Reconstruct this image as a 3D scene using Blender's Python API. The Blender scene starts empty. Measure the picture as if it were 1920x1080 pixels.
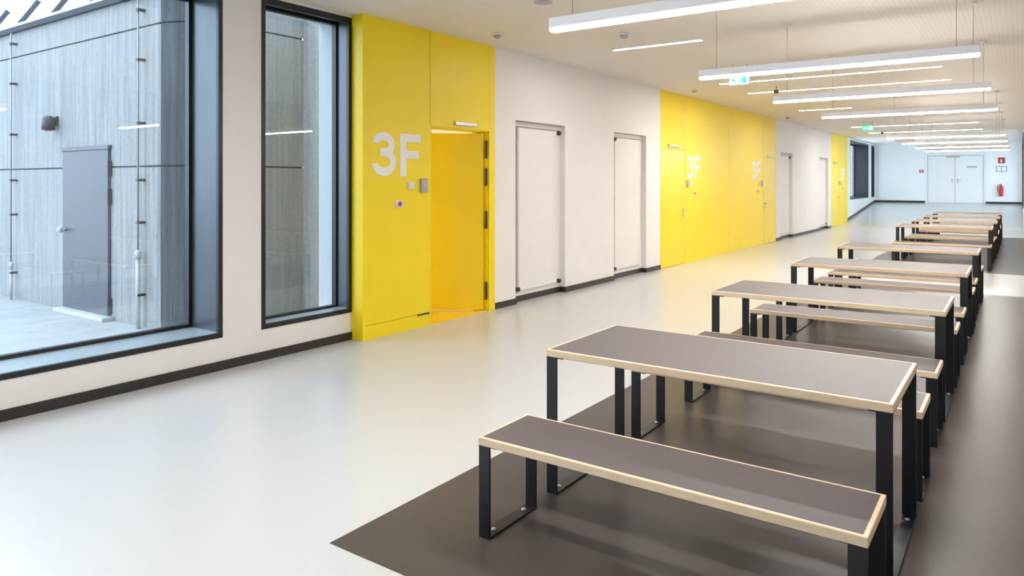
import bpy, bmesh, math, random
from mathutils import Vector, Matrix
random.seed(7)
S = bpy.context.scene
COL = S.collection

# ------------------------------------------------------------------ helpers
class MB:
    """collects shapes, builds ONE mesh object"""
    def __init__(self): self.bm = bmesh.new()
    def box(self, x0, x1, y0, y1, z0, z1, bev=0.0, seg=1):
        x0, x1 = min(x0, x1), max(x0, x1); y0, y1 = min(y0, y1), max(y0, y1); z0, z1 = min(z0, z1), max(z0, z1)
        vs = [self.bm.verts.new(p) for p in ((x0,y0,z0),(x1,y0,z0),(x1,y1,z0),(x0,y1,z0),(x0,y0,z1),(x1,y0,z1),(x1,y1,z1),(x0,y1,z1))]
        fs = [self.bm.faces.new([vs[i] for i in q]) for q in ((0,3,2,1),(4,5,6,7),(0,1,5,4),(1,2,6,5),(2,3,7,6),(3,0,4,7))]
        if bev > 0:
            es = list({e for f in fs for e in f.edges})
            bmesh.ops.bevel(self.bm, geom=es, offset=bev, segments=seg, affect='EDGES', profile=0.5)
        return self
    def cyl(self, p, q, r, n=12, r2=None):
        p, q = Vector(p), Vector(q); r2 = r if r2 is None else r2
        d = (q - p).normalized()
        a = d.cross(Vector((0, 0, 1)))
        if a.length < 1e-4: a = Vector((1, 0, 0))
        a.normalize(); b = d.cross(a)
        A, B = [], []
        for i in range(n):
            t = 2 * math.pi * i / n
            o = a * math.cos(t) + b * math.sin(t)
            A.append(self.bm.verts.new(p + o * r)); B.append(self.bm.verts.new(q + o * r2))
        for i in range(n):
            f = self.bm.faces.new((A[i], A[(i+1) % n], B[(i+1) % n], B[i])); f.smooth = True
        self.bm.faces.new(A[::-1]); self.bm.faces.new(B)
        return self
    def lathe(self, c, prof, n=20):
        c = Vector(c); rings = []
        for r, z in prof:
            rings.append([self.bm.verts.new(c + Vector((r*math.cos(2*math.pi*i/n), r*math.sin(2*math.pi*i/n), z))) for i in range(n)])
        for A, B in zip(rings, rings[1:]):
            for i in range(n):
                f = self.bm.faces.new((A[i], A[(i+1) % n], B[(i+1) % n], B[i])); f.smooth = True
        self.bm.faces.new(rings[0][::-1]); self.bm.faces.new(rings[-1])
        return self
    def prism(self, poly, fn):
        """poly: list of 2-D points; fn(u,v,k) -> 3-D point for k = 0, 1"""
        A = [self.bm.verts.new(fn(u, v, 0)) for u, v in poly]; B = [self.bm.verts.new(fn(u, v, 1)) for u, v in poly]
        n = len(poly)
        for i in range(n): self.bm.faces.new((A[i], A[(i+1) % n], B[(i+1) % n], B[i]))
        self.bm.faces.new(A[::-1]); self.bm.faces.new(B)
        return self
    def strip(self, outer, inner, fn):
        """closed solid ribbon between two polylines"""
        A = [[self.bm.verts.new(fn(u, v, k)) for u, v in pl] for pl in (outer, inner) for k in (0, 1)]   # o0 o1 i0 i1
        o0, o1, i0, i1 = A
        for j in range(len(outer) - 1):
            for p, q in ((o0, o1), (o1, i1), (i1, i0), (i0, o0)):
                self.bm.faces.new((p[j], p[j+1], q[j+1], q[j]))
        self.bm.faces.new((o0[0], o1[0], i1[0], i0[0])); self.bm.faces.new((o0[-1], i0[-1], i1[-1], o1[-1]))
        return self
    def build(self, name, mat, parent=None, shade=False):
        bmesh.ops.recalc_face_normals(self.bm, faces=self.bm.faces)
        me = bpy.data.meshes.new(name); self.bm.to_mesh(me); self.bm.free()
        me.materials.append(mat)
        o = bpy.data.objects.new(name, me); COL.objects.link(o)
        if parent is not None:
            o.parent = parent
        return o

def tag(o, label=None, cat=None, group=None, kind=None):
    if label: o['label'] = label
    if cat: o['category'] = cat
    if group: o['group'] = group
    if kind: o['kind'] = kind
    return o
def thing(name, label, cat, loc=(0, 0, 0), group=None, rz=0.0):
    o = bpy.data.objects.new(name, None); COL.objects.link(o)
    o.empty_display_size = 0.1
    o.location = loc; o.rotation_euler = (0, 0, rz)
    return tag(o, label, cat, group)
def struct(name, mb, mat, label=None, cat=None):
    return tag(mb.build(name, mat), label, cat, None, 'structure')
def kids(o): return [c for c in COL.objects if c.parent == o]
def dup(root, loc, label, group=None):
    r = root.copy(); COL.objects.link(r); r.location = loc; r['label'] = label
    for ch in kids(root):
        c = ch.copy(); COL.objects.link(c); c.parent = r
        for g in kids(ch):
            d = g.copy(); COL.objects.link(d); d.parent = c
    return r

# ---------------------------------------------------------------- materials
def mat(name, col, rough=0.5, metal=0.0, spec=0.5, noise=0.0, nscale=20.0, bump=0.0, bscale=60.0, coat=0.0, coat_rough=0.1, stretch=None, emit=None, estr=0.0, detail=4.0):
    m = bpy.data.materials.new(name); m.use_nodes = True
    nt = m.node_tree; N = nt.nodes; L = nt.links
    b = N['Principled BSDF']
    b.inputs['Base Color'].default_value = (*col, 1); b.inputs['Roughness'].default_value = rough
    b.inputs['Metallic'].default_value = metal; b.inputs['Specular IOR Level'].default_value = spec
    b.inputs['Coat Weight'].default_value = coat; b.inputs['Coat Roughness'].default_value = coat_rough
    if noise or bump:
        tc = N.new('ShaderNodeTexCoord'); mp = N.new('ShaderNodeMapping')
        L.new(tc.outputs['Object'], mp.inputs['Vector'])
        if stretch: mp.inputs['Scale'].default_value = stretch
    if noise:
        n = N.new('ShaderNodeTexNoise'); n.inputs['Scale'].default_value = nscale; n.inputs['Detail'].default_value = detail
        L.new(mp.outputs[0], n.inputs['Vector'])
        r = N.new('ShaderNodeValToRGB')
        r.color_ramp.elements[0].position = 0.3; r.color_ramp.elements[1].position = 0.7
        r.color_ramp.elements[0].color = (*[c * (1 - noise) for c in col], 1)
        r.color_ramp.elements[1].color = (*[min(1, c * (1 + noise)) for c in col], 1)
        L.new(n.outputs['Fac'], r.inputs['Fac']); L.new(r.outputs['Color'], b.inputs['Base Color'])
    if bump:
        n2 = N.new('ShaderNodeTexNoise'); n2.inputs['Scale'].default_value = bscale; n2.inputs['Detail'].default_value = 3
        L.new(mp.outputs[0], n2.inputs['Vector'])
        bp = N.new('ShaderNodeBump'); bp.inputs['Strength'].default_value = bump; bp.inputs['Distance'].default_value = 0.01
        L.new(n2.outputs['Fac'], bp.inputs['Height']); L.new(bp.outputs[0], b.inputs['Normal'])
    if emit:
        b.inputs['Emission Color'].default_value = (*emit, 1); b.inputs['Emission Strength'].default_value = estr
    return m

M = {}
M['wall'] = mat('white_wall_paint', (.86, .835, .81), .55, noise=.012, nscale=3, bump=.03, bscale=180)
M['end_wall'] = mat('daylit_wall_paint', (.93, .935, .94), .5, noise=.01, nscale=3)  # hall wall paint whitened and cooled, end zone daylight put into the colour
M['ceil_edge'] = mat('white_ceiling_board', (.80, .745, .68), .6, noise=.01, nscale=4)
M['yellow'] = mat('yellow_lacquer', (.97, .735, .014), .40, spec=.35, noise=.01, nscale=2, coat=.03, coat_rough=.25)
M['yellow_leaf'] = mat('yellow_door_lacquer', (.97, .72, .014), .34, spec=.4, noise=.01, nscale=2, coat=.15, coat_rough=.2)
M['seam'] = mat('panel_seam', (.50, .34, .02), .7, noise=.05)
M['skirting'] = mat('dark_skirting', (.028, .022, .02), .4, noise=.08, nscale=8)
M['floor'] = mat('pale_grey_linoleum', (.575, .578, .578), .22, spec=.5, noise=.035, nscale=160, bump=.012, bscale=40, detail=6)
M['inlay'] = mat('dark_grey_linoleum', (.088, .073, .067), .30, spec=.10, noise=.06, nscale=140, bump=.0, bscale=30, detail=6)
M['ply'] = mat('birch_plywood_edge', (.78, .60, .41), .5, noise=.08, nscale=14, stretch=(1, 1, 12))
M['lino'] = mat('grey_table_linoleum', (.122, .102, .102), .52, spec=.28, noise=.05, nscale=90, bump=.01, bscale=200)
M['steel'] = mat('black_powder_coated_steel', (.008, .009, .012), .42, noise=.08, nscale=60)
M['bolt'] = mat('zinc_bolt', (.75, .76, .78), .3, metal=.9, noise=.05)
M['frame'] = mat('black_window_metal', (.010, .010, .012), .35, noise=.05, nscale=10)
M['reveal'] = mat('anthracite_reveal_metal', (.10, .115, .135), .30, metal=.45, noise=.04, nscale=6, stretch=(1, 1, .3))
M['sill'] = mat('skylit_sill_metal', (.46, .54, .60), .32, metal=.3, noise=.03, nscale=6)  # lighter than the reveal metal: skylight on the flat sill painted in
M['shaded_reveal'] = mat('shaded_reveal_metal', (.035, .04, .048), .45, metal=.2, noise=.04, nscale=6)  # reveal metal darkened for the far windows, their shade put into the colour
M['lamp_body'] = mat('white_lamp_aluminium', (.80, .80, .84), .45, noise=.01)
M['diffuser'] = mat('lamp_diffuser', (.9, .88, .85), .5, noise=.01, emit=(1, .965, .93), estr=113)
M['strip_diff'] = mat('strip_diffuser', (.9, .88, .85), .5, noise=.01, emit=(1, .955, .90), estr=113)
M['room_lamp'] = mat('room_lamp_diffuser', (.9, .88, .85), .5, noise=.01, emit=(1, .97, .92), estr=20)
M['yellow_floor'] = mat('yellow_linoleum', (.90, .62, .03), .3, noise=.02, nscale=60)
M['wire'] = mat('steel_wire', (.35, .33, .31), .4, metal=.6, noise=.05)
M['lettering'] = mat('white_lettering', (.93, .92, .91), .5, noise=.01)
M['plastic'] = mat('white_plastic', (.80, .79, .78), .35, noise=.01)
M['grey_plastic'] = mat('grey_metal_reader', (.42, .40, .42), .35, metal=.4, noise=.03)
M['alu'] = mat('brushed_aluminium', (.62, .60, .58), .35, metal=.8, noise=.05, nscale=40)
M['hinge'] = mat('dark_bronze_hinge', (.10, .085, .06), .35, metal=.6, noise=.1)
M['dark'] = mat('dark_plastic', (.05, .045, .04), .45, noise=.05)
M['red'] = mat('red_enamel', (.55, .02, .018), .3, noise=.03)
M['red_soft'] = mat('red_plastic', (.55, .05, .05), .4, noise=.03)
M['grey_beige'] = mat('grey_beige_metal', (.58, .54, .505), .5, noise=.02)
M['blind'] = mat('white_niche_panel', (.85, .82, .79), .5, noise=.012, nscale=5)
M['grey_board'] = mat('grey_notice', (.45, .46, .48), .5, noise=.1, nscale=40)
M['end_door'] = mat('white_grey_door_paint', (.89, .89, .89), .4, noise=.01)
M['green_sign'] = mat('green_sign_face', (.02, .45, .22), .4, noise=.01, emit=(.10, .85, .50), estr=1.1)
M['white_sign'] = mat('white_sign_face', (.85, .9, .88), .4, noise=.01, emit=(.85, 1, .95), estr=1.2)
M['out_door'] = mat('grey_steel_door', (.085, .091, .108), .45, noise=.03, nscale=5)
M['out_hinge'] = mat('dark_steel_hinge', (.05, .05, .06), .5, noise=.05)
M['galv'] = mat('galvanised_rod', (.30, .31, .34), .45, metal=.5, noise=.08)
M['sleeve'] = mat('pale_sleeve', (.48, .49, .50), .4, noise=.03)
M['paving'] = mat('pale_paving', (.35, .355, .36), .7, noise=.10, nscale=5, bump=.2, bscale=25)
M['facade'] = mat('pale_facade', (.44, .485, .505), .6, noise=.02)
M['backroom'] = mat('white_back_room', (.85, .8, .66), .6, noise=.01)
M['glazing_bar'] = mat('roof_steel', (.05, .06, .075), .8, spec=.1, noise=.03)
M['joint'] = mat('dark_joint', (.08, .09, .10), .8, noise=.1)
M['curb'] = mat('white_roof_kerb', (.85, .87, .88), .6, noise=.02)

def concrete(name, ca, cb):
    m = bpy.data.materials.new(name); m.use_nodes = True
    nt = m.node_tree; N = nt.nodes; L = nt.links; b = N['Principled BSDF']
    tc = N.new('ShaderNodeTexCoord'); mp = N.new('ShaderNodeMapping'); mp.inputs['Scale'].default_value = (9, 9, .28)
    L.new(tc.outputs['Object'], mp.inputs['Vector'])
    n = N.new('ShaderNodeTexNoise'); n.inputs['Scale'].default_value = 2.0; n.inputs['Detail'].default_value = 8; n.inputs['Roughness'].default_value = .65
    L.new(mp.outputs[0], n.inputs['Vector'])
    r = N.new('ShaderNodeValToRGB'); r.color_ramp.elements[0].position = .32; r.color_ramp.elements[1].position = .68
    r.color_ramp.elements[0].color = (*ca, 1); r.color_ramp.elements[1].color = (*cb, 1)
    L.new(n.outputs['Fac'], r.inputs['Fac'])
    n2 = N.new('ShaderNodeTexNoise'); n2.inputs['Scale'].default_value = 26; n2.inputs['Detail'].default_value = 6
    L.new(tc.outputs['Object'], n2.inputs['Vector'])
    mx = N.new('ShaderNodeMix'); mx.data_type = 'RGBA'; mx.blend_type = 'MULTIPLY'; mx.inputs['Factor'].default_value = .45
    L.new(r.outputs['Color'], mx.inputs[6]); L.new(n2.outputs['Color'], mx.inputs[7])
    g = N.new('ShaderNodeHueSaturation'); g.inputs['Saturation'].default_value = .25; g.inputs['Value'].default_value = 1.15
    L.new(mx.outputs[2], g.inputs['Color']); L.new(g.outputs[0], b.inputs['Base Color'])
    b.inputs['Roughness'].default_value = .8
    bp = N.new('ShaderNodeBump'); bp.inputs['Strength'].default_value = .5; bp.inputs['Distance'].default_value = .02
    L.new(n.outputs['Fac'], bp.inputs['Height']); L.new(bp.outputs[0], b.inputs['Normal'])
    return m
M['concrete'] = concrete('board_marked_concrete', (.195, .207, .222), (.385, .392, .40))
M['concrete_lit'] = concrete('daylit_alley_concrete', (.25, .29, .34), (.37, .42, .475))  # courtyard concrete lightened and blued, alley daylight painted into it
M['concrete_shaded'] = concrete('shaded_corner_concrete', (.034, .045, .064), (.09, .11, .138))  # courtyard concrete darkened, shade on the turned corner painted into it

def perforated():
    m = bpy.data.materials.new('perforated_ceiling'); m.use_nodes = True
    nt = m.node_tree; N = nt.nodes; L = nt.links; b = N['Principled BSDF']
    tc = N.new('ShaderNodeTexCoord'); sp = N.new('ShaderNodeSeparateXYZ'); L.new(tc.outputs['Object'], sp.inputs[0])
    def cell(sock):
        a = N.new('ShaderNodeMath'); a.operation = 'MULTIPLY'; a.inputs[1].default_value = 1 / .045; L.new(sock, a.inputs[0])
        f = N.new('ShaderNodeMath'); f.operation = 'FRACT'; L.new(a.outputs[0], f.inputs[0])
        s = N.new('ShaderNodeMath'); s.operation = 'SUBTRACT'; s.inputs[1].default_value = .5; L.new(f.outputs[0], s.inputs[0])
        p = N.new('ShaderNodeMath'); p.operation = 'POWER'; p.inputs[1].default_value = 2; 
        ab = N.new('ShaderNodeMath'); ab.operation = 'ABSOLUTE'; L.new(s.outputs[0], ab.inputs[0]); L.new(ab.outputs[0], p.inputs[0])
        return p.outputs[0]
    ad = N.new('ShaderNodeMath'); ad.operation = 'ADD'; L.new(cell(sp.outputs['X']), ad.inputs[0]); L.new(cell(sp.outputs['Y']), ad.inputs[1])
    lt = N.new('ShaderNodeMath'); lt.operation = 'LESS_THAN'; lt.inputs[1].default_value = .035; L.new(ad.outputs[0], lt.inputs[0])
    mx = N.new('ShaderNodeMix'); mx.data_type = 'RGBA'
    mx.inputs[6].default_value = (.84, .775, .705, 1); mx.inputs[7].default_value = (.715, .655, .59, 1)
    L.new(lt.outputs[0], mx.inputs['Factor']); L.new(mx.outputs[2], b.inputs['Base Color'])
    b.inputs['Roughness'].default_value = .65
    return m
M['ceiling'] = perforated()

def glass():
    m = bpy.data.materials.new('window_glass'); m.use_nodes = True
    nt = m.node_tree; N = nt.nodes; L = nt.links; N.remove(N['Principled BSDF'])
    out = N['Material Output']
    t = N.new('ShaderNodeBsdfTransparent'); t.inputs[0].default_value = (.955, .98, .99, 1)
    g = N.new('ShaderNodeBsdfGlossy'); g.inputs['Roughness'].default_value = 0.0; g.inputs[0].default_value = (1, 1, 1, 1)
    f = N.new('ShaderNodeFresnel'); ge = N.new('ShaderNodeNewGeometry')      # same reflectance on both faces of the thin pane
    ml = N.new('ShaderNodeMath'); ml.operation = 'MULTIPLY_ADD'; ml.inputs[1].default_value = 1 / 1.5 - 1.5; ml.inputs[2].default_value = 1.5
    L.new(ge.outputs['Backfacing'], ml.inputs[0]); L.new(ml.outputs[0], f.inputs[0])
    ns = N.new('ShaderNodeTexNoise'); ns.inputs['Scale'].default_value = 1.3
    bp = N.new('ShaderNodeBump'); bp.inputs['Strength'].default_value = .004; bp.inputs['Distance'].default_value = .02
    L.new(ns.outputs['Fac'], bp.inputs['Height']); L.new(bp.outputs[0], g.inputs['Normal'])
    mx = N.new('ShaderNodeMixShader'); L.new(f.outputs[0], mx.inputs[0]); L.new(t.outputs[0], mx.inputs[1]); L.new(g.outputs[0], mx.inputs[2])
    L.new(mx.outputs[0], out.inputs['Surface'])
    return m
M['glass'] = glass()

# ------------------------------------------------------------------- layout
W, W2, XO = -5.385, -5.549, -6.05        # face of the yellow / white wall, window wall face, outer face
H, XR, Y0, Y1 = 3.29, 1.3, -5.0, 36.1
ZRAMP, YR = .68, 28.5
def ramp(y): return max(0.0, (y - YR) * ZRAMP / (Y1 - YR))

# floor, ramp, ceiling
struct('floor', MB().box(XO, XR + .2, Y0 - .2, YR, -.15, 0).box(-9.0, XO, 5.93, 9.6, -.15, 0), M['floor'], 'pale grey glossy linoleum floor of the hall', 'floor')
struct('floor_ramp', MB().prism([(YR, -.15), (YR, 0), (Y1, ZRAMP), (Y1 + .2, ZRAMP), (Y1 + .2, -.15)], lambda u, v, k: (XO + k * (XR - XO), u, v)), M['floor'],
       'pale grey floor rising gently toward the end wall', 'floor')
struct('ceiling', MB().box(W + .14, XR + .2, Y0 - .2, Y1 + .2, H, H + .15), M['ceiling'], 'warm white finely perforated acoustic ceiling', 'ceiling')
struct('trim_1', MB().box(XO, W + .14, Y0 - .2, Y1 + .2, H, H + .15), M['ceil_edge'], 'plain pale ceiling border along the left wall', 'ceiling border')

# dark floor inlays
for (a, b, lab) in ((2.134, 12.2, 'dark grey rectangular floor inlay under the four nearest tables'),
                    (15.1, 25.0, 'dark grey rectangular floor inlay under the four farthest tables')):
    tag(MB().box(-2.495, .10, a, b, 0, .003).build('floor_inlay', M['inlay']), lab, 'floor covering', 'dark floor inlays')

# ---- left wall, window part
w1a, w1b, w2a, w2b = -2.4, 3.579, 3.964, 5.026
HEAD = 3.20
mb = MB()
mb.box(XO, W2, Y0, 5.2, -.15, .276)
mb.box(XO, W2, Y0, 5.2, 3.262, H)
mb.box(XO, W2, Y0, w1a, .276, 3.262).box(XO, W2, w1b, w2a, .276, 3.262)
struct('wall_left', mb, M['wall'], 'white left wall around the two tall windows', 'wall')
# window 1: deep metal reveal, flush outer glazing
def window(n, ya, yb, xin, xglass, z0, z1, lab, fr=.04, bar=.055, lining='reveal'):
    # n-th window: face frame, reveal lining, glazing bars, pane
    f = MB()
    f.box(xin - .03, xin + .006, ya, ya + fr, z0, z1).box(xin - .03, xin + .006, yb - fr, yb, z0, z1)
    f.box(xin - .03, xin + .006, ya + fr, yb - fr, z0, z0 + fr).box(xin - .03, xin + .006, ya + fr, yb - fr, z1 - fr * 1.5, z1)
    root = tag(f.build('window_%d' % n, M['frame']), lab, 'window', None, 'structure')
    r = MB(); t = .012
    xa, xb = xglass, xin - .03
    r.box(xa, xb, ya, ya + t, z0, z1).box(xa, xb, yb - t, yb, z0, z1)
    r.box(xa, xb, ya + t, yb - t, z1 - t, z1)
    MB().box(xa, xb, ya + t, yb - t, z0 + fr - t, z0 + fr).build('window_sill', M['sill' if lining == 'reveal' else lining], root)
    r.build('reveal_lining', M[lining], root)
    b = MB(); g = .03
    b.box(xa - .03, xa + g, ya + t, ya + t + bar, z0 + fr, z1 - t).box(xa - .03, xa + g, yb - t - bar * .55, yb - t, z0 + fr, z1 - t)
    b.box(xa - .03, xa + g, ya + t + bar, yb - t - bar * .55, z0 + fr, z0 + fr + bar * .5).box(xa - .03, xa + g, ya + t + bar, yb - t - bar * .55, z1 - t - bar, z1 - t)
    b.build('glazing_frame', M['frame'], root)
    for xp in ((xa - .022, xa - .002) if n != 2 else (xa - .002,)):
        MB().box(xp, xp + .006, ya + t + bar * .5, yb - t - bar * .4, z0 + fr, z1 - t - bar * .5).build('pane', M['glass'], root)
    return root
window(1, w1a, w1b, W2, -6.02, .276, 3.262, 'widest window with deep blue-grey metal reveal at left edge')
window(2, w2a, w2b, W2, -5.775, .276, 3.262, 'narrow tall window between white pier and yellow panel', bar=.04)
struct('wall_sky_blocker', MB().box(XO, XR + .2, -14, Y1 + .2, H + .16, 7.5), M['facade'], 'unseen upper storey added above the hall to block sky light', 'wall')  # added out of view to keep sky light off the courtyard corner
# bright outer reveal of the narrow window
MB_r = MB()
MB_r.box(XO, -5.81, w2b, w2b + .03, .276, 3.262)
struct('trim_2', MB_r, M['facade'], 'pale outer reveal beside the narrow window', 'reveal')

# ---- yellow unit 1 (box standing proud of the window wall, open door)
DOOR_A, DOOR_B, DH = 6.035, 7.10, 2.215
G = .004
mb = MB()
mb.box(XO, W - .02, 5.06, DOOR_A - .03, 0, H)                        # core left of the door
mb.box(W2 + .0, W - .02, DOOR_A - .03, 7.25, DH + .03, H)            # core over the door
mb.box(W2 + .0, W - .02, DOOR_B + .03, 7.25, 0, DH + .03)
mb.box(W2, W, 5.026, 5.06, 0, H)
mb.box(W - .02, W, 5.06 , DOOR_A - G, .148, H)                       # lettered panel
mb.box(W - .02, W - .004, 5.06, DOOR_A - G, 0, .142)                 # plinth
mb.box(W - .02, W, DOOR_A + G, 7.125, DH + .012, H)                  # transom panel
mb.box(W - .02, W, 7.125 + G, 7.25, 0, H)                            # right stile
mb.box(W - .02, W, DOOR_A - G + .001, DOOR_A + .02, 0, DH)           # left jamb edge
struct('wall_left_yellow', mb, M['yellow'], 'yellow wall unit with open door beside the narrow window', 'wall')
tag(MB().box(W - .006, W + .002, 5.835, 6.02, .128, .146).build('vent_slot', M['dark']), 'small dark slot low on the yellow panel left of the open door', 'vent')
# door 1, hinged at far side, swung inward
d1 = thing('door_1', 'open yellow door leaf swung inward with dark hinges', 'door', (0, 0, 0)); d1['kind'] = 'structure'
hp = (W - .055, 7.085)
ang = math.radians(54)
leaf = MB().box(-.045, 0, -1.01, 0, .012, DH - .012, .003).build('door_leaf', M['yellow_leaf'], d1)
leaf.location = (hp[0], hp[1], 0); leaf.rotation_euler = (0, 0, -ang)
for z in (2.0, 1.66, 1.13, .25):
    hgs = MB().box(-.012, .012, -.012, .012, z - .11, z + .11, .003).cyl((.012, 0, z - .11), (.012, 0, z + .11), .011).build('hinge', M['hinge'], d1)
    hgs.location = (hp[0] + .03, hp[1] + .012, 0)
MB().box(W, W + .03, 6.45, 6.85, 2.262, 2.305, .004).build('closer_rail', M['alu'], d1)
jm = MB()
jm.box(XO + .45, W - .02, DOOR_B + .012, DOOR_B + .03, 0, DH + .03).box(XO + .45, W - .02, DOOR_A - .03, DOOR_A, 0, DH + .03).box(XO + .45, W - .02, DOOR_A, DOOR_B + .012, DH, DH + .03)
jm.build('door_frame', M['yellow'], d1)
# room behind the door
mb = MB()
mb.box(-9.0, -8.9, 5.93, 9.6, 0, 2.8).box(-8.9, XO + .45, 9.5, 9.6, 0, 2.8).box(-8.9, XO + .04, 5.93, 6.0, 0, 2.8).box(-8.9, XO + .45, 6.0, 9.5, 2.7, 2.8)
struct('wall_backroom', mb, M['backroom'], 'pale walls of the room behind the open yellow door', 'wall')
tag(MB().box(-7.9, -6.9, 6.9, 8.1, 2.68, 2.70).build('ceiling_lamp_panel', M['room_lamp']), 'square ceiling lamp in the room behind the open yellow door', 'lamp')
tag(MB().box(-8.85, W - .001, DOOR_A + .022, 7.08, 0, .003).build('floor_inlay', M['yellow_floor']), 'yellow floor covering in the open yellow doorway', 'floor covering')
# jamb between door opening and wall back (closes the shell)
struct('wall_backroom_return', MB().box(XO + .40, W2, 7.12, 9.6, 0, H), M['backroom'], 'return wall behind the open yellow door', 'wall')

# ---- white wall parts with niches
def white_wall(name, ya, yb, niches, lab):
    mb = MB(); dep = .09; zt = 2.41
    mb.box(W2 - .05, W - dep, ya, yb, 0, H)
    mb.box(W - dep, W, ya, yb, zt, H)
    cur = ya
    for a, b in niches:
        mb.box(W - dep, W, cur, a, 0, zt); cur = b
    mb.box(W - dep, W, cur, yb, 0, zt)
    return struct(name, mb, M['wall'], lab, 'wall')
N1, N2 = [(7.70, 8.955), (10.49, 11.72)], [(20.44, 21.70), (25.17, 26.45)]
white_wall('wall_left_white', 7.25, 12.33, N1, 'white wall with two recesses between the first and second yellow walls')
white_wall('wall_left_white_far', 19.98, 26.9, N2, 'white wall with two recesses between the second and third yellow walls')
def niche_panel(a, b, lab, dots):
    t = thing('niche_panel', lab, 'wall panel', (W - .09, a, 0), 'white recess panels')
    MB().box(.002, .022, .172, b - a - .125, .135, 2.325, .003).build('panel', M['blind'], t)
    MB().box(.022, .032, .175, b - a - .13, .150, .178, .002).build('bottom_rail', M['plastic'], t)
    MB().box(.002, .030, .134, .156, .115, 2.33, .002).build('guide_rail', M['grey_beige'], t)
    MB().box(.002, .034, .006, b - a - .006, 2.335, 2.408, .003).build('head_rail', M['grey_beige'], t)
    for (y, z) in dots:
        MB().box(.002, .05, y - .02, y + .02, z - .028, z + .028, .004).cyl((.05, y, z), (.062, y, z), .012).build('fitting', M['hinge'], t)
w = N1[0][1] - N1[0][0]
far, near = w - .07, .148
niche_panel(*N1[0], 'white panel in the wall recess nearest the open yellow door', [(far, 2.30), (near, .17), (far, .17)])
niche_panel(*N1[1], 'white panel in the recess just before the second yellow wall', [(near, 2.30), (near, .17)])
niche_panel(*N2[0], 'white panel in the recess just past the second yellow wall', [(far, 2.30), (near, .17)])
niche_panel(*N2[1], 'white panel in the recess just before the last yellow wall', [(near, 2.30), (far, .17)])

# ---- yellow unit 2 and 3
def yellow_wall(name, ya, yb, seams, doors, lab):
    mb = MB(); mb.box(W2 - .05, W - .02, ya, yb, 0, H)
    ys = [ya] + seams + [yb]
    for a, b in zip(ys, ys[1:]):
        dr = any(abs(a - d[0]) < .01 for d in doors)
        z0 = DH + .012 if dr else 0
        mb.box(W - .02, W, a + (G if a > ya else 0), b - (G if b < yb else 0), z0, H)
    return struct(name, mb, M['yellow'], lab, 'wall')
yellow_wall('wall_left_yellow_middle', 12.33, 19.98, [13.51, 16.15, 18.80, 19.93], [(12.33,), (18.80,)], 'long yellow wall with two doors behind the middle tables')
yellow_wall('wall_left_yellow_far', 26.9, 29.85, [28.15], [(26.9,)], 'last and smallest yellow wall before the far windows')
def shut_door(n, ya, yb, hinge_far, lab, opened=0.0):
    d = thing('door_%d' % n, lab, 'door', (W, ya, 0)); d['kind'] = 'structure'
    wd = yb - ya
    lf = MB().box(-.02, .001, .012, wd - .012, .006, DH - .002, .002).build('door_leaf', M['yellow_leaf'], d)
    MB().box(0.001, .030, wd * .30, wd * .72, 2.262, 2.305, .004).build('closer_rail', M['alu'], d)
    yh = wd - .10 if not hinge_far else .10
    sg = -1 if not hinge_far else 1
    MB().box(.001, .009, yh - .02, yh + .02, .90, 1.10, .003).cyl((.009, yh, 1.04), (.055, yh, 1.04), .010).cyl((.05, yh, 1.04), (.05, yh + sg * .12, 1.04), .010).build('door_handle', M['alu'], d)
    return d
shut_door(2, 12.33, 13.51, False, 'closed yellow door at near end of the long yellow wall')
shut_door(3, 18.80, 19.93, True, 'closed yellow door at far end of the long yellow wall')
shut_door(4, 26.90, 28.15, False, 'closed yellow door in the last yellow wall')

# ---- 3F lettering
def sign_3f(y, s, lab):
    t = thing('floor_sign', lab, 'sign', (W + .0, y, 1.66), 'white 3F letterings')
    X = lambda u, v, k: (k * .003, u, v)
    h = .455; hw = .043
    def arc(cx, cz, rx, rz, a0, a1, n=26):
        out, inn = [], []
        for i in range(n + 1):
            a = math.radians(a0 + (a1 - a0) * i / n)
            out.append((cx + (rx + hw) * math.cos(a), cz + (rz + hw) * math.sin(a)))
            inn.append((cx + (rx - hw) * math.cos(a), cz + (rz - hw) * math.sin(a)))
        return out, inn
    cx = .172
    o1, i1 = arc(cx - .004, h - hw - .085, .118, .085, 172, -90)
    o2, i2 = arc(cx, hw + .1035, .132, .1035, 90, -170)
    m = MB().strip(o1, i1, X).strip(o2, i2, lambda u, v, k: (k * .0026, u, v))
    m.prism([(cx - .055, .2075), (cx + .004, .2075), (cx + .004, .2915), (cx - .055, .2915)], lambda u, v, k: (k * .0034, u, v))
    m.build('numeral', M['lettering'], t)
    f0 = .408
    MB().prism([(f0, 0), (f0 + .095, 0), (f0 + .095, .19), (f0 + .285, .19), (f0 + .285, .275), (f0 + .095, .275), (f0 + .095, .37), (f0 + .325, .37), (f0 + .325, .455), (f0, .455)], X).build('letter', M['lettering'], t)
    return t
sign_3f(5.150, 1, 'large white 3F lettering on the yellow panel left of the open door')
sign_3f(13.62, 1, 'white 3F lettering at the near end of the long yellow wall')
sign_3f(17.83, 1, 'white 3F lettering at the far end of the long yellow wall')
sign_3f(28.55, 1, 'white 3F lettering on the last yellow wall')
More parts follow.
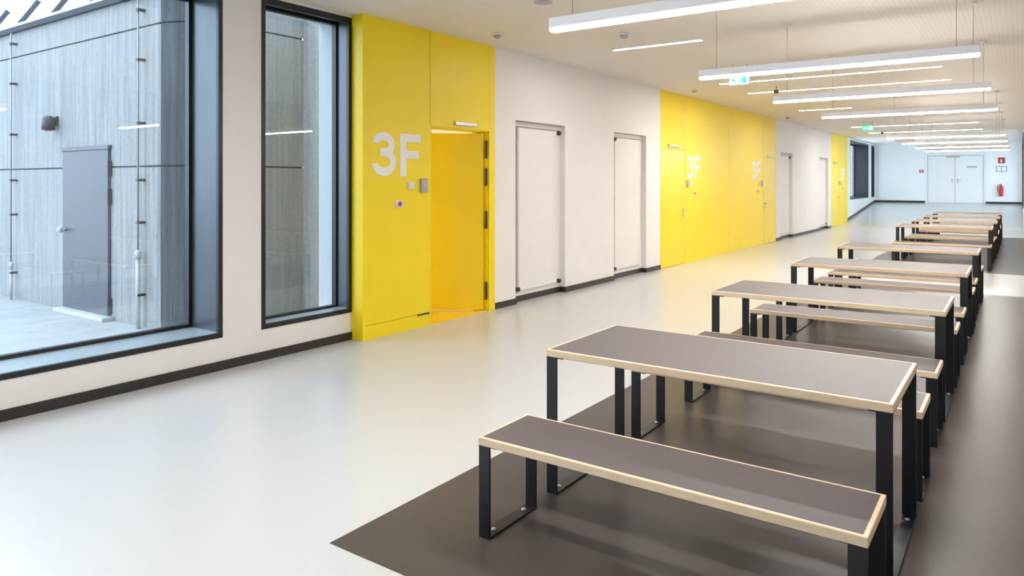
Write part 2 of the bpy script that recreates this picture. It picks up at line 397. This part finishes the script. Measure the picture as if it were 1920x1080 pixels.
def wall_box(name, y, z, w_, h_, m, lab, cat, group, extra=None, d=.012):
    t = thing(name, lab, cat, (W, y, z), group)
    MB().box(-.002, d, -w_ / 2, w_ / 2, -h_ / 2, h_ / 2, .003).build('plate', m, t)
    if extra == 'rocker':
        MB().box(d, d + .006, -w_ * .32, w_ * .32, -h_ * .32, h_ * .32, .002).build('rocker', M['plastic'], t)
    if extra == 'red':
        MB().cyl((d, 0, 0), (d + .010, 0, 0), w_ * .23, 16).build('red_button', M['red_soft'], t)
    if extra == 'slot':
        MB().box(d, d + .004, -w_ * .3, w_ * .3, -h_ * .1, h_ * .35, .001).build('reader_face', M['grey_board'], t)
    return t
for (yr, ys, yc, where) in ((5.925, 5.722, 5.542, 'on the yellow panel left of the open door'),
                            (13.635, 13.835, 14.02, 'at the near end of the long yellow wall'),
                            (18.68, 18.48, 18.30, 'at the far end of the long yellow wall'),
                            (28.36, 28.56, 28.76, 'on the last yellow wall')):
    wall_box('card_reader', yr, 1.56, .11, .15, M['grey_plastic'], 'grey card reader ' + where, 'card reader', 'card readers', 'slot', .02)
    wall_box('light_switch', ys, 1.562, .10, .078, M['plastic'], 'square white light switch under 3F ' + where, 'switch', 'light switches', 'rocker')
    wall_box('call_button', yc, 1.365, .112, .08, M['plastic'], 'white plate with small red button ' + where, 'button', 'call buttons', 'red')

# ---- far left wall with dark windows, end wall, right walls
f3, f4 = (30.35, 34.43), (35.2, 36.0)
zb, zt = .905, 3.225
mb = MB()
mb.box(XO, W, 29.85, Y1 + .2, -.1, zb).box(XO, W, 29.85, Y1 + .2, zt, H)
mb.box(XO, W, 29.85, f3[0], zb, zt).box(XO, W, f3[1], f4[0], zb, zt).box(XO, W, f4[1], Y1 + .2, zb, zt)
mb.box(XO, W2 - .05, 9.6, 29.85, -.1, H)
struct('wall_left_far', mb, M['wall'], 'white wall with two dark windows at the far left', 'wall')
window(3, f3[0], f3[1], W, -5.93, zb, zt, 'wide dark-framed window at the far left', lining='shaded_reveal')
window(4, f4[0], f4[1], W, -5.93, zb, zt, 'narrow dark window by the far corner', lining='shaded_reveal')
# end wall
mb = MB().box(XO, -3.38, Y1, Y1 + .2, .3, H + .1).box(-1.18, XR, Y1, Y1 + .2, .3, H + .1)
mb.box(-3.38, -1.18, Y1 + .125, Y1 + .2, .3, H + .1)
struct('wall_end', mb, M['end_wall'], 'white end wall left and right of the double door', 'wall')
d5 = thing('door_5', 'white double door in the end wall', 'door', (-2.28, Y1 + .03, ZRAMP)); d5['kind'] = 'structure'
MB().box(-1.10, -1.02, 0, .12, 0, H - ZRAMP).box(1.02, 1.10, 0, .12, 0, H - ZRAMP).box(-1.02, 1.02, 0, .12, 2.05, H - ZRAMP).build('door_frame', M['end_door'], d5)
for a, b in ((-1.01, -.006), (.006, 1.01)):
    MB().box(a, b, .02, .08, .006, 2.04, .004).build('door_leaf', M['end_door'], d5)
for sx in (-.10, .10):
    MB().box(sx - .03, sx + .03, .008, .02, .86, 1.06, .003).cyl((sx, .02, 1.0), (sx, -.04, 1.0), .012).cyl((sx, -.035, 1.0), (sx + (.13 if sx > 0 else -.03), -.035, 1.0), .012).build('door_handle', M['alu'], d5)
MB().box(-.32, .18, -.03, .02, 1.96, 2.03, .005).build('closer_rail', M['alu'], d5)
MB().box(.42, .80, .012, .02, 1.52, 1.58, .001).build('door_plate', M['grey_board'], d5)
M['right_wall'] = mat('greige_wall_paint', (.42, .375, .34), .6, noise=.012, nscale=3)
mb = MB().box(XR, XR + .2, Y0 - .2, 28.0, -.1, H)
struct('ground_right', MB().box(XR + .2, 14, -14, 40, -.2, -.06), M['paving'], 'pale paving outside the right wall', 'paving')
struct('wall_right', mb, M['right_wall'], 'right wall of the hall', 'wall')
struct('wall_back', MB().box(XO, XR + .2, Y0 - .2, Y0, 0, H), M['wall'], 'back wall of the hall', 'wall')
XE = .092
mb = MB().box(XE, XR + .2, 28.0, 28.2, 0, H)
mb.box(XE, XE + .2, 28.2, Y1 + .2, -.1, .75).box(XE, XE + .2, 28.2, Y1 + .2, 3.2, H).box(XE, XE + .2, 28.2, 28.4, .75, 3.2).box(XE, XE + .2, 35.9, Y1 + .2, .75, 3.2)
struct('wall_right_far', mb, M['end_wall'], 'white wall at the far right edge', 'wall')
window(5, 28.4, 35.9, XE + .01, XE + .15, .75, 3.2, 'unseen wide window added in the far right wall for daylight')  # opening added out of view to bring cool daylight into the end zone

# fire gear on the end wall
t = thing('fire_extinguisher', 'red fire extinguisher hung on the end wall right of the double door', 'fire extinguisher', (-.645, Y1 - .10, 1.0))
MB().lathe((0, 0, 0), [(.05, 0), (.078, .012), (.08, .03), (.08, .36), (.065, .41), (.03, .44), (.025, .46)], 24).build('cylinder_body', M['red'], t)
MB().cyl((0, 0, .46), (0, 0, .50), .02).box(-.015, .015, -.11, .03, .50, .515, .002).box(-.012, .012, -.09, .02, .475, .487, .002).build('valve_head', M['dark'], t)
hb = MB(); pts = [Vector((-.02, 0, .49)), Vector((-.08, -.02, .48)), Vector((-.115, -.02, .40)), Vector((-.115, -.02, .25)), Vector((-.105, -.02, .15))]
for a, b in zip(pts, pts[1:]): hb.cyl(a, b, .012, 8)
hb.build('hose', M['dark'], t)
MB().box(-.05, .05, .082, .103, .20, .42, .003).build('wall_bracket', M['dark'], t)
t = thing('fire_sign', 'small red fire sign high on the end wall above the extinguisher', 'sign', (-.63, Y1, 2.49))
MB().box(-.12, .12, -.01, 0, -.12, .12, .002).build('plate', M['red'], t)
MB().lathe((-.01, -.012, -.08), [(.028, 0), (.028, .10), (.012, .12), (.012, .14)], 12).build('pictogram', M['lettering'], t)
t = thing('notice_board', 'grey framed notice on the end wall between red sign and extinguisher', 'notice', (-.63, Y1, 2.13))
MB().box(-.19, .19, -.012, 0, -.125, .125, .003).build('frame', M['grey_board'], t)
MB().box(-.15, -.02, -.016, -.012, -.09, .09, .001).box(.02, .15, -.016, -.012, -.09, .09, .001).build('paper', M['lettering'], t)
t = thing('fire_call_point', 'red fire call point on the end wall left of the double door', 'alarm', (-3.53, Y1, 2.065))
MB().box(-.075, .075, -.04, .003, -.06, .06, .006).build('housing', M['red_soft'], t)
MB().cyl((0, -.04, 0), (0, -.046, 0), .03, 16).build('push_button', M['plastic'], t)

# ---- baseboards
bh, bt = .078, .012
mb = MB().box(W2, W2 + bt, Y0, 5.024, 0, bh)
struct('baseboard_left', mb, M['skirting'], 'dark skirting below the two near windows', 'skirting')
def skirting(name, ya, yb, niches, lab):
    mb = MB(); cur = ya
    for a, b in niches:
        mb.box(W, W + bt, cur, a + .0, 0, bh)
        mb.box(W - .09, W + bt, a - .0, a + bt, 0, bh).box(W - .09, W - .09 + bt, a + bt, b - bt, 0, bh).box(W - .09, W + bt, b - bt, b, 0, bh)
        cur = b
    mb.box(W, W + bt, cur, yb, 0, bh)
    struct(name, mb, M['skirting'], lab, 'skirting')
skirting('baseboard_left_white', 7.252, 12.328, N1, 'dark skirting below the first pair of recesses')
skirting('baseboard_left_white_far', 19.982, 26.898, N2, 'dark skirting below the second pair of recesses')
mb = MB().prism([(29.86, ramp(29.86)), (Y1, ZRAMP), (Y1, ZRAMP + .09), (29.86, ramp(29.86) + .09)], lambda u, v, k: (W + k * bt, u, v))
struct('baseboard_left_far', mb, M['skirting'], 'dark skirting rising along the ramp at the far left', 'skirting')
mb = MB().box(W + bt, -3.39, Y1 - .014, Y1, ZRAMP, ZRAMP + .09)
struct('baseboard_end', mb, M['skirting'], 'dark skirting on the end wall left of the double door', 'skirting')
mb = MB().box(-1.18, XE, Y1 - .014, Y1, ZRAMP, ZRAMP + .09)
struct('baseboard_end_right', mb, M['skirting'], 'dark skirting on the end wall right of the double door', 'skirting')

# ------------------------------------------------------- tables and benches
TX0, TX1 = -1.992, -.400
def make_table(name, cat, depth, hgt, lab, group):
    t = thing(name, lab, cat, (0, 0, 0), group)
    th, wl = .036, TX1 - TX0
    MB().box(0, wl, 0, depth, hgt - th, hgt, .0025).build('tabletop' if name == 'dining_table' else 'seat', M['ply'], t)
    rim = .017
    MB().box(rim, wl - rim, rim, depth - rim, hgt - .001, hgt + .0012).build('linoleum_surface', M['lino'], t)
    for side in (0, 1):
        fl = .060; x0 = 0.002 if side == 0 else wl - fl - .002; tk = .011
        m = MB(); zt_ = hgt - th
        m.box(x0, x0 + fl, .003, .003 + tk, 0.0, zt_, .0015).box(x0, x0 + fl, depth - .003 - tk, depth - .003, 0.0, zt_, .0015)
        m.box(x0, x0 + fl, .003 + tk, depth - .003 - tk, 0.0, tk, .001)
        xa = x0 if side == 0 else x0 - .03
        m.box(xa, xa + fl + .03, .003 + tk, depth - .003 - tk, zt_ - .008, zt_, .001)
        lg = m.build('leg', M['steel'], t)
        for yy in (.075, depth - .075):
            MB().cyl((x0 + fl / 2, yy, tk), (x0 + fl / 2, yy, tk + .006), .011, 10).cyl((x0 + fl / 2, yy, tk + .006), (x0 + fl / 2, yy, tk + .010), .006, 8).build('bolt', M['bolt'], lg)
    return t
ordn = ['first', 'second', 'third', 'fourth', 'fifth', 'sixth', 'seventh', 'eighth']
ty = [3.122, 5.560, 7.950, 10.398, 16.02, 18.42, 20.84, 23.27]
proto = make_table('dining_table', 'table', .778, .736, '', 'grey tables in the row')
bproto = make_table('bench', 'bench', .392, .4495, '', 'grey benches in the row')
tnames = ['nearest and largest grey table with plywood edge, behind the front bench'] + ['%s grey plywood-edged table from the camera' % ordn[i] for i in (1, 2)] + \
         ['fourth grey table, last on the near dark inlay', 'fifth grey table, first on the far dark inlay', 'sixth grey plywood-edged table from the camera', 'seventh grey plywood-edged table from the camera', 'eighth and farthest grey table']
jit = [0, -.004, 0, -.012, -.02, 0.0, 0, -.01]
FZ = .003
for i, y in enumerate(ty):
    lab = tnames[i]
    if i == 0: proto.location = (TX0 + jit[i], y, FZ); proto['label'] = lab
    else: dup(proto, (TX0 + jit[i], y, FZ), lab)
k = 0
for i, y in enumerate(ty):
    for side, off in (('near', -.568), ('far', .978)):
        lab = 'low grey bench with black loop legs on the %s side of the %s table' % (side, ordn[i])
        if i == 0 and side == 'near': lab = 'front bench, nearest the camera, low grey with plywood edge'
        p = (TX0 + jit[i] + (.004 if side == 'far' else 0), y + off, FZ)
        if k == 0: bproto.location = p; bproto['label'] = lab
        else: dup(bproto, p, lab)
        k += 1

# ------------------------------------------------------------------- lights
zl, hb_, hd_ = 1.6 + .855, .058, .018
ply = [3.49, 5.83, 8.04, 10.37, 16.15, 18.52, 21.03, 23.5]
def make_pendant():
    t = thing('pendant_light', '', 'lamp', (0, 0, 0), 'hanging linear lamps')
    ln = 1.97
    MB().box(0, ln, -.03, .03, hd_, hd_ + hb_, .002).build('housing', M['lamp_body'], t)
    MB().box(.003, ln - .003, -.028, .028, 0, hd_ - .0005, .004).build('diffuser', M['diffuser'], t)
    for x in (.14, ln - .14):
        MB().cyl((x, 0, hd_ + hb_), (x, 0, H - zl - .015), .0022, 6).build('suspension_wire', M['wire'], t)
        MB().cyl((x, 0, H - zl - .02), (x, 0, H - zl), .035, 16).build('ceiling_canopy', M['lamp_body'], t)
    return t
pp = make_pendant()
pn = ['nearest hanging linear lamp, cut off at the top edge of the photo', 'second hanging linear lamp, the longest whole one in view'] + ['%s hanging linear lamp counted from the front' % ordn[i] for i in range(2, 7)] + ['farthest hanging linear lamp']
for i, y in enumerate(ply):
    p = (-2.19, y, zl)
    if i == 0: pp.location = p; pp['label'] = pn[0]
    else: dup(pp, p, pn[i])
def strip(x0, x1, y, lab):
    t = thing('ceiling_strip_light', lab, 'lamp', (x0, y, H), 'flush ceiling strip lamps')
    ln = x1 - x0
    MB().box(0, ln, -.042, -.034, -.010, 0).box(0, ln, .034, .042, -.010, 0).box(0, .008, -.034, .034, -.010, 0).box(ln - .008, ln, -.034, .034, -.010, 0).build('housing', M['lamp_body'], t)
    MB().box(.008, ln - .008, -.034, .034, -.008, -.001).build('diffuser', M['strip_diff'], t)
strip(-4.26, -3.08, 8.27, 'short flush ceiling strip lamp above the first white recess')
strip(-4.23, -.92, 12.18, 'long flush ceiling strip lamp just behind the near exit sign')
strip(-4.24, -.92, 13.80, 'long flush ceiling strip lamp second past the near exit sign')
strip(-4.27, -3.12, 17.82, 'short flush ceiling strip lamp near the long yellow wall')
strip(-4.26, -.95, 24.20, 'long flush ceiling strip lamp behind the green exit sign')
strip(-4.29, -.97, 27.45, 'farthest long flush ceiling strip lamp')
strip(-4.26, -.92, 1.2, 'long flush ceiling strip lamp overhead nearest the camera')

# ---- ceiling fittings
def detector(x, y, lab, big=False):
    t = thing('smoke_detector', lab, 'detector', (x, y, H), 'smoke detectors')
    MB().lathe((0, 0, 0), [(.062, 0), (.062, -.018), (.055, -.022)][::-1], 20).build('base', M['plastic'], t)
    MB().lathe((0, 0, -.022), [(.045, 0), (.042, -.018), (.030, -.032), (.012, -.036)][::-1], 20).build('sensor_head', M['grey_plastic'], t)
detector(-4.871, 6.60, 'round smoke detector on ceiling above the first yellow wall')
detector(-3.689, 7.43, 'round smoke detector beside the nearest short strip lamp')
detector(-4.875, 12.69, 'round smoke detector at the start of the long yellow wall')
detector(-4.933, 19.40, 'round smoke detector above the far end of the long yellow wall')
t = thing('ceiling_speaker', 'round white ceiling speaker at the top edge left of the nearest lamp', 'speaker', (-3.64, 5.66, H))
MB().lathe((0, 0, 0), [(.115, 0), (.115, -.006), (.095, -.012)][::-1], 32).build('ring', M['plastic'], t)
MB().lathe((0, 0, -.010), [(.092, 0), (.088, -.006), (.04, -.010)][::-1], 32).build('grille', M['grey_board'], t)
def sensor(x, y, lab):
    t = thing('hanging_sensor', lab, 'sensor', (x, y, H), 'hanging sensors')
    MB().cyl((0, 0, -.06), (0, 0, 0), .008, 8).build('stem', M['wire'], t)
    MB().lathe((0, 0, -.06), [(.03, 0), (.045, -.015), (.045, -.05), (.02, -.065)][::-1], 16).build('sensor_body', M['hinge'], t)
sensor(-3.54, 13.15, 'small dark sensor hanging before the second long strip lamp')
sensor(-3.70, 26.3, 'small dark sensor hanging before the farthest strip lamp')
def exit_sign(x, y, z, lab, green):
    t = thing('exit_sign', lab, 'sign', (x, y, z), 'hanging exit signs')
    hh = H - z
    MB().box(-.15, .15, -.02, .02, -.075, .085, .006).build('housing', M['plastic'], t)
    MB().box(-.14, .14, -.024, -.02, -.068, .068, .002).build('sign_face', M['green_sign'] if green else M['white_sign'], t)
    # running figure, arrow and doorway on the face
    p = MB(); ym = -.0255
    Yf = lambda u, v, k: (u, -.024 - k * .0015, v)
    p.prism([(.045, -.05), (.105, -.05), (.105, .05), (.045, .05)], Yf)
    p.prism([(-.115, 0), (-.08, .03), (-.08, .012), (-.045, .012), (-.045, -.012), (-.08, -.012), (-.08, -.03)], Yf)
    p.prism([(.0, .02), (.02, .025), (.03, -.01), (.012, -.02)], Yf).prism([(.012, -.02), (.025, -.015), (.035, -.05), (.022, -.05)], Yf).prism([(.0, -.012), (.012, -.02), (-.018, -.045), (-.028, -.038)], Yf)
    p.prism([(.012 + .013 * math.cos(a * math.pi / 5), .042 + .013 * math.sin(a * math.pi / 5)) for a in range(10)], Yf)
    p.build('pictogram', M['white_sign'] if green else M['green_sign'], t)
    for sx in (-.1, .1):
        MB().cyl((sx, 0, .085), (sx, 0, hh), .004, 6).build('suspension_rod', M['wire'], t)
exit_sign(-3.30, 10.35, 3.065, 'pale glowing exit sign hanging under the second hanging lamp', False)
exit_sign(-3.457, 22.10, 3.10, 'green exit sign hanging far down the hall', True)
t = thing('ceiling_box', 'small brown-grey box under the far ceiling beside the fifth lamp', 'box', (-3.53, 30.4, H))
MB().box(-.32, .32, -.10, .10, -.17, -.002, .01).build('box_body', M['grey_board'], t)
MB().box(-.30, .30, -.105, -.10, -.15, -.02, .003).build('front_cover', M['plastic'], t)

# --------------------------------------------------------------- courtyard
struct('courtyard_floor', MB().box(-60, XO, -40, 5.9, -.12, -.02), M['paving'], 'pale paved courtyard floor outside the windows', 'paving')
YW = 4.17
path = [(-34.0, YW), (-7.72, YW)]
c0 = (-7.72, YW + .62)
for i in range(1, 11):
    a = math.radians(-90 + 90 * i / 10)
    path.append((c0[0] + .62 * math.cos(a), c0[1] + .62 * math.sin(a)))
path.append((-7.10, 5.00)); path.append((-7.10, 5.66))
def offset(path, d):
    out = []
    for i, p in enumerate(path):
        a = Vector(path[max(0, i - 1)]); b = Vector(path[min(len(path) - 1, i + 1)])
        t_ = (b - a).normalized(); out.append((p[0] - t_.y * d, p[1] + t_.x * d))
    return out
def band(mb, z0, z1, d0, d1, sl=slice(None)):
    o, n_ = offset(path, d0)[sl], offset(path, d1)[sl]
    return mb.strip(o, n_, lambda u, v, k: (u, v, z0 + k * (z1 - z0)))
mb = MB()
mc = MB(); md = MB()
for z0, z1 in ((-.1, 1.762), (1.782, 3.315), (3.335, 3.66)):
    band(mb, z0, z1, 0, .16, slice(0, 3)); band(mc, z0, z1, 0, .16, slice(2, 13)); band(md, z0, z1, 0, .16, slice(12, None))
struct('wall_courtyard', mb, M['concrete'], 'pale board-marked concrete courtyard wall with the steel door', 'wall')
struct('wall_courtyard_alley', md, M['concrete_lit'], 'concrete wall seen through the narrow window, daylight painted in', 'wall')
struct('wall_courtyard_corner', mc, M['concrete_shaded'], 'rounded concrete corner of the courtyard wall, shade painted in', 'wall')
mb = MB(); band(mb, -.1, 3.66, .02, .14)
struct('trim_3', mb, M['joint'], 'dark joints of the concrete courtyard wall', 'joint')
mb = MB(); band(mb, 3.66, 3.73, -.05, .16)
struct('trim_4', mb, M['glazing_bar'], 'dark gutter edge along the concrete wall top', 'gutter')
mb = MB(); band(mb, 3.73, 3.80, 0.02, .16)
struct('trim_5', mb, M['curb'], 'white roof kerb above the concrete wall', 'kerb')
d6 = thing('door_6', 'grey steel door in the concrete courtyard wall', 'door', (-9.28, YW, -.02)); d6['kind'] = 'structure'
MB().box(-.58, .58, -.035, -.002, .05, 2.0, .004).build('door_leaf', M['out_door'], d6)
MB().box(-.60, .60, -.045, -.002, 2.0, 2.05, .004).build('lintel', M['out_door'], d6)
for z in (1.78, 1.45, .17):
    MB().box(.58, .61, -.05, -.002, z - .09, z + .09, .004).build('hinge', M['out_hinge'], d6)
MB().cyl((-.50, -.035, 1.02), (-.50, -.085, 1.02), .018, 12).lathe((-.50, -.10, .985), [(.02, 0), (.035, .02), (.035, .05), (.02, .07)], 14).build('door_knob', M['sleeve'], d6)
MB().box(-.60, .66, -.14, -.002, 0, .05, .006).build('threshold', M['sleeve'], d6)
t = thing('wall_lamp', 'dark bell-shaped wall lamp on the concrete courtyard wall', 'lamp', (-10.10, YW, 2.38))
MB().box(-.05, .05, -.03, -.001, -.06, .06, .005).build('back_plate', M['out_hinge'], t)
MB().lathe((0, -.10, -.12), [(.078, 0), (.075, .08), (.066, .15), (.035, .18)], 20).cyl((0, -.03, .02), (0, -.08, .02), .02).build('lamp_shade', M['out_hinge'], t)
MB().lathe((0, -.10, -.132), [(.04, 0), (.055, .014)], 16).build('lens', M['red_soft'], t)
def rod(x, lab, z_s, rs):
    t = thing('conductor_rod', lab, 'conductor', (x, YW - .07, 0), 'lightning conductor rods')
    MB().cyl((0, 0, z_s), (0, 0, 3.64), .011, 8).build('rod', M['galv'], t)
    for z in (.35, 1.15, 1.62, 2.25, 2.95, 3.5):
        MB().box(-.018, .03, -.018, .068, z - .014, z + .014, .003).build('clamp', M['out_hinge'], t)
    MB().cyl((0, 0, -.015), (0, 0, z_s), rs, 10).lathe((0, 0, z_s), [(rs * 1.4, -.05), (rs * 1.4, .03), (.014, .05)], 12).build('sleeve', M['sleeve'], t)
rod(-11.33, 'thin vertical metal rod on the concrete wall left of the wall lamp', .45, .018)
rod(-7.95, 'thin vertical metal rod with pale sleeve right of the courtyard door', .80, .024)
struct('wall_courtyard_return', MB().box(-7.10, XO, 5.66, 5.86, -.1, 3.66), M['concrete_lit'], 'short concrete return wall at the end of the courtyard alley', 'wall')
# glass roof bars above the wall
t = thing('glass_roof_frame', 'slanted grey bars of a glass roof above the concrete wall', 'roof frame', (0, 0, 0))
RAFT = [(x, x) for x in (-19.6, -18.5, -17.4, -16.3, -15.2, -14.1, -13.0, -11.9, -10.8, -9.7, -8.6)]; ZA, ZB = 3.72, 4.32
def bar(p, q, r): 
    return MB().cyl(p, q, r, 8)
for xa, xb in RAFT:
    bar((xa, YW + .13, ZA), (xb, YW + .52, ZB), .036).build('rafter', M['glazing_bar'], t)
bar((-30, YW + .50, 4.30), (-8, YW + .50, 4.30), .03).build('purlin', M['curb'], t)

# --------------------------------------------------------- world, daylight
wd = bpy.data.worlds.new('overcast_sky'); S.world = wd; wd.use_nodes = True
N = wd.node_tree.nodes; L = wd.node_tree.links; bg = N['Background']
tc = N.new('ShaderNodeTexCoord'); sp = N.new('ShaderNodeSeparateXYZ'); L.new(tc.outputs['Generated'], sp.inputs[0])
rp = N.new('ShaderNodeValToRGB'); rp.color_ramp.elements[0].position = 0.0; rp.color_ramp.elements[1].position = .8
rp.color_ramp.elements[0].color = (.70, .84, 1, 1); rp.color_ramp.elements[1].color = (.78, .89, 1, 1)
L.new(sp.outputs['Z'], rp.inputs['Fac']); L.new(rp.outputs['Color'], bg.inputs['Color'])
bg.inputs['Strength'].default_value = 5.5

# ----------------------------------------------------------------- camera
cam = bpy.data.cameras.new('camera'); co = bpy.data.objects.new('camera', cam); COL.objects.link(co)
cam.sensor_width = 36; cam.lens = 36 * 1348.4 / 1920
cam.shift_y = -(540 - 340.9) / 1920
co.location = (0, 0, 1.6); co.rotation_euler = (math.pi / 2, 0, .6151)
cam.clip_start = .02; cam.clip_end = 200
S.camera = co
S.view_settings.view_transform = 'Standard'; S.view_settings.look = 'None'
S.view_settings.gamma = 1; S.view_settings.exposure = 0
S.view_settings.use_curve_mapping = False
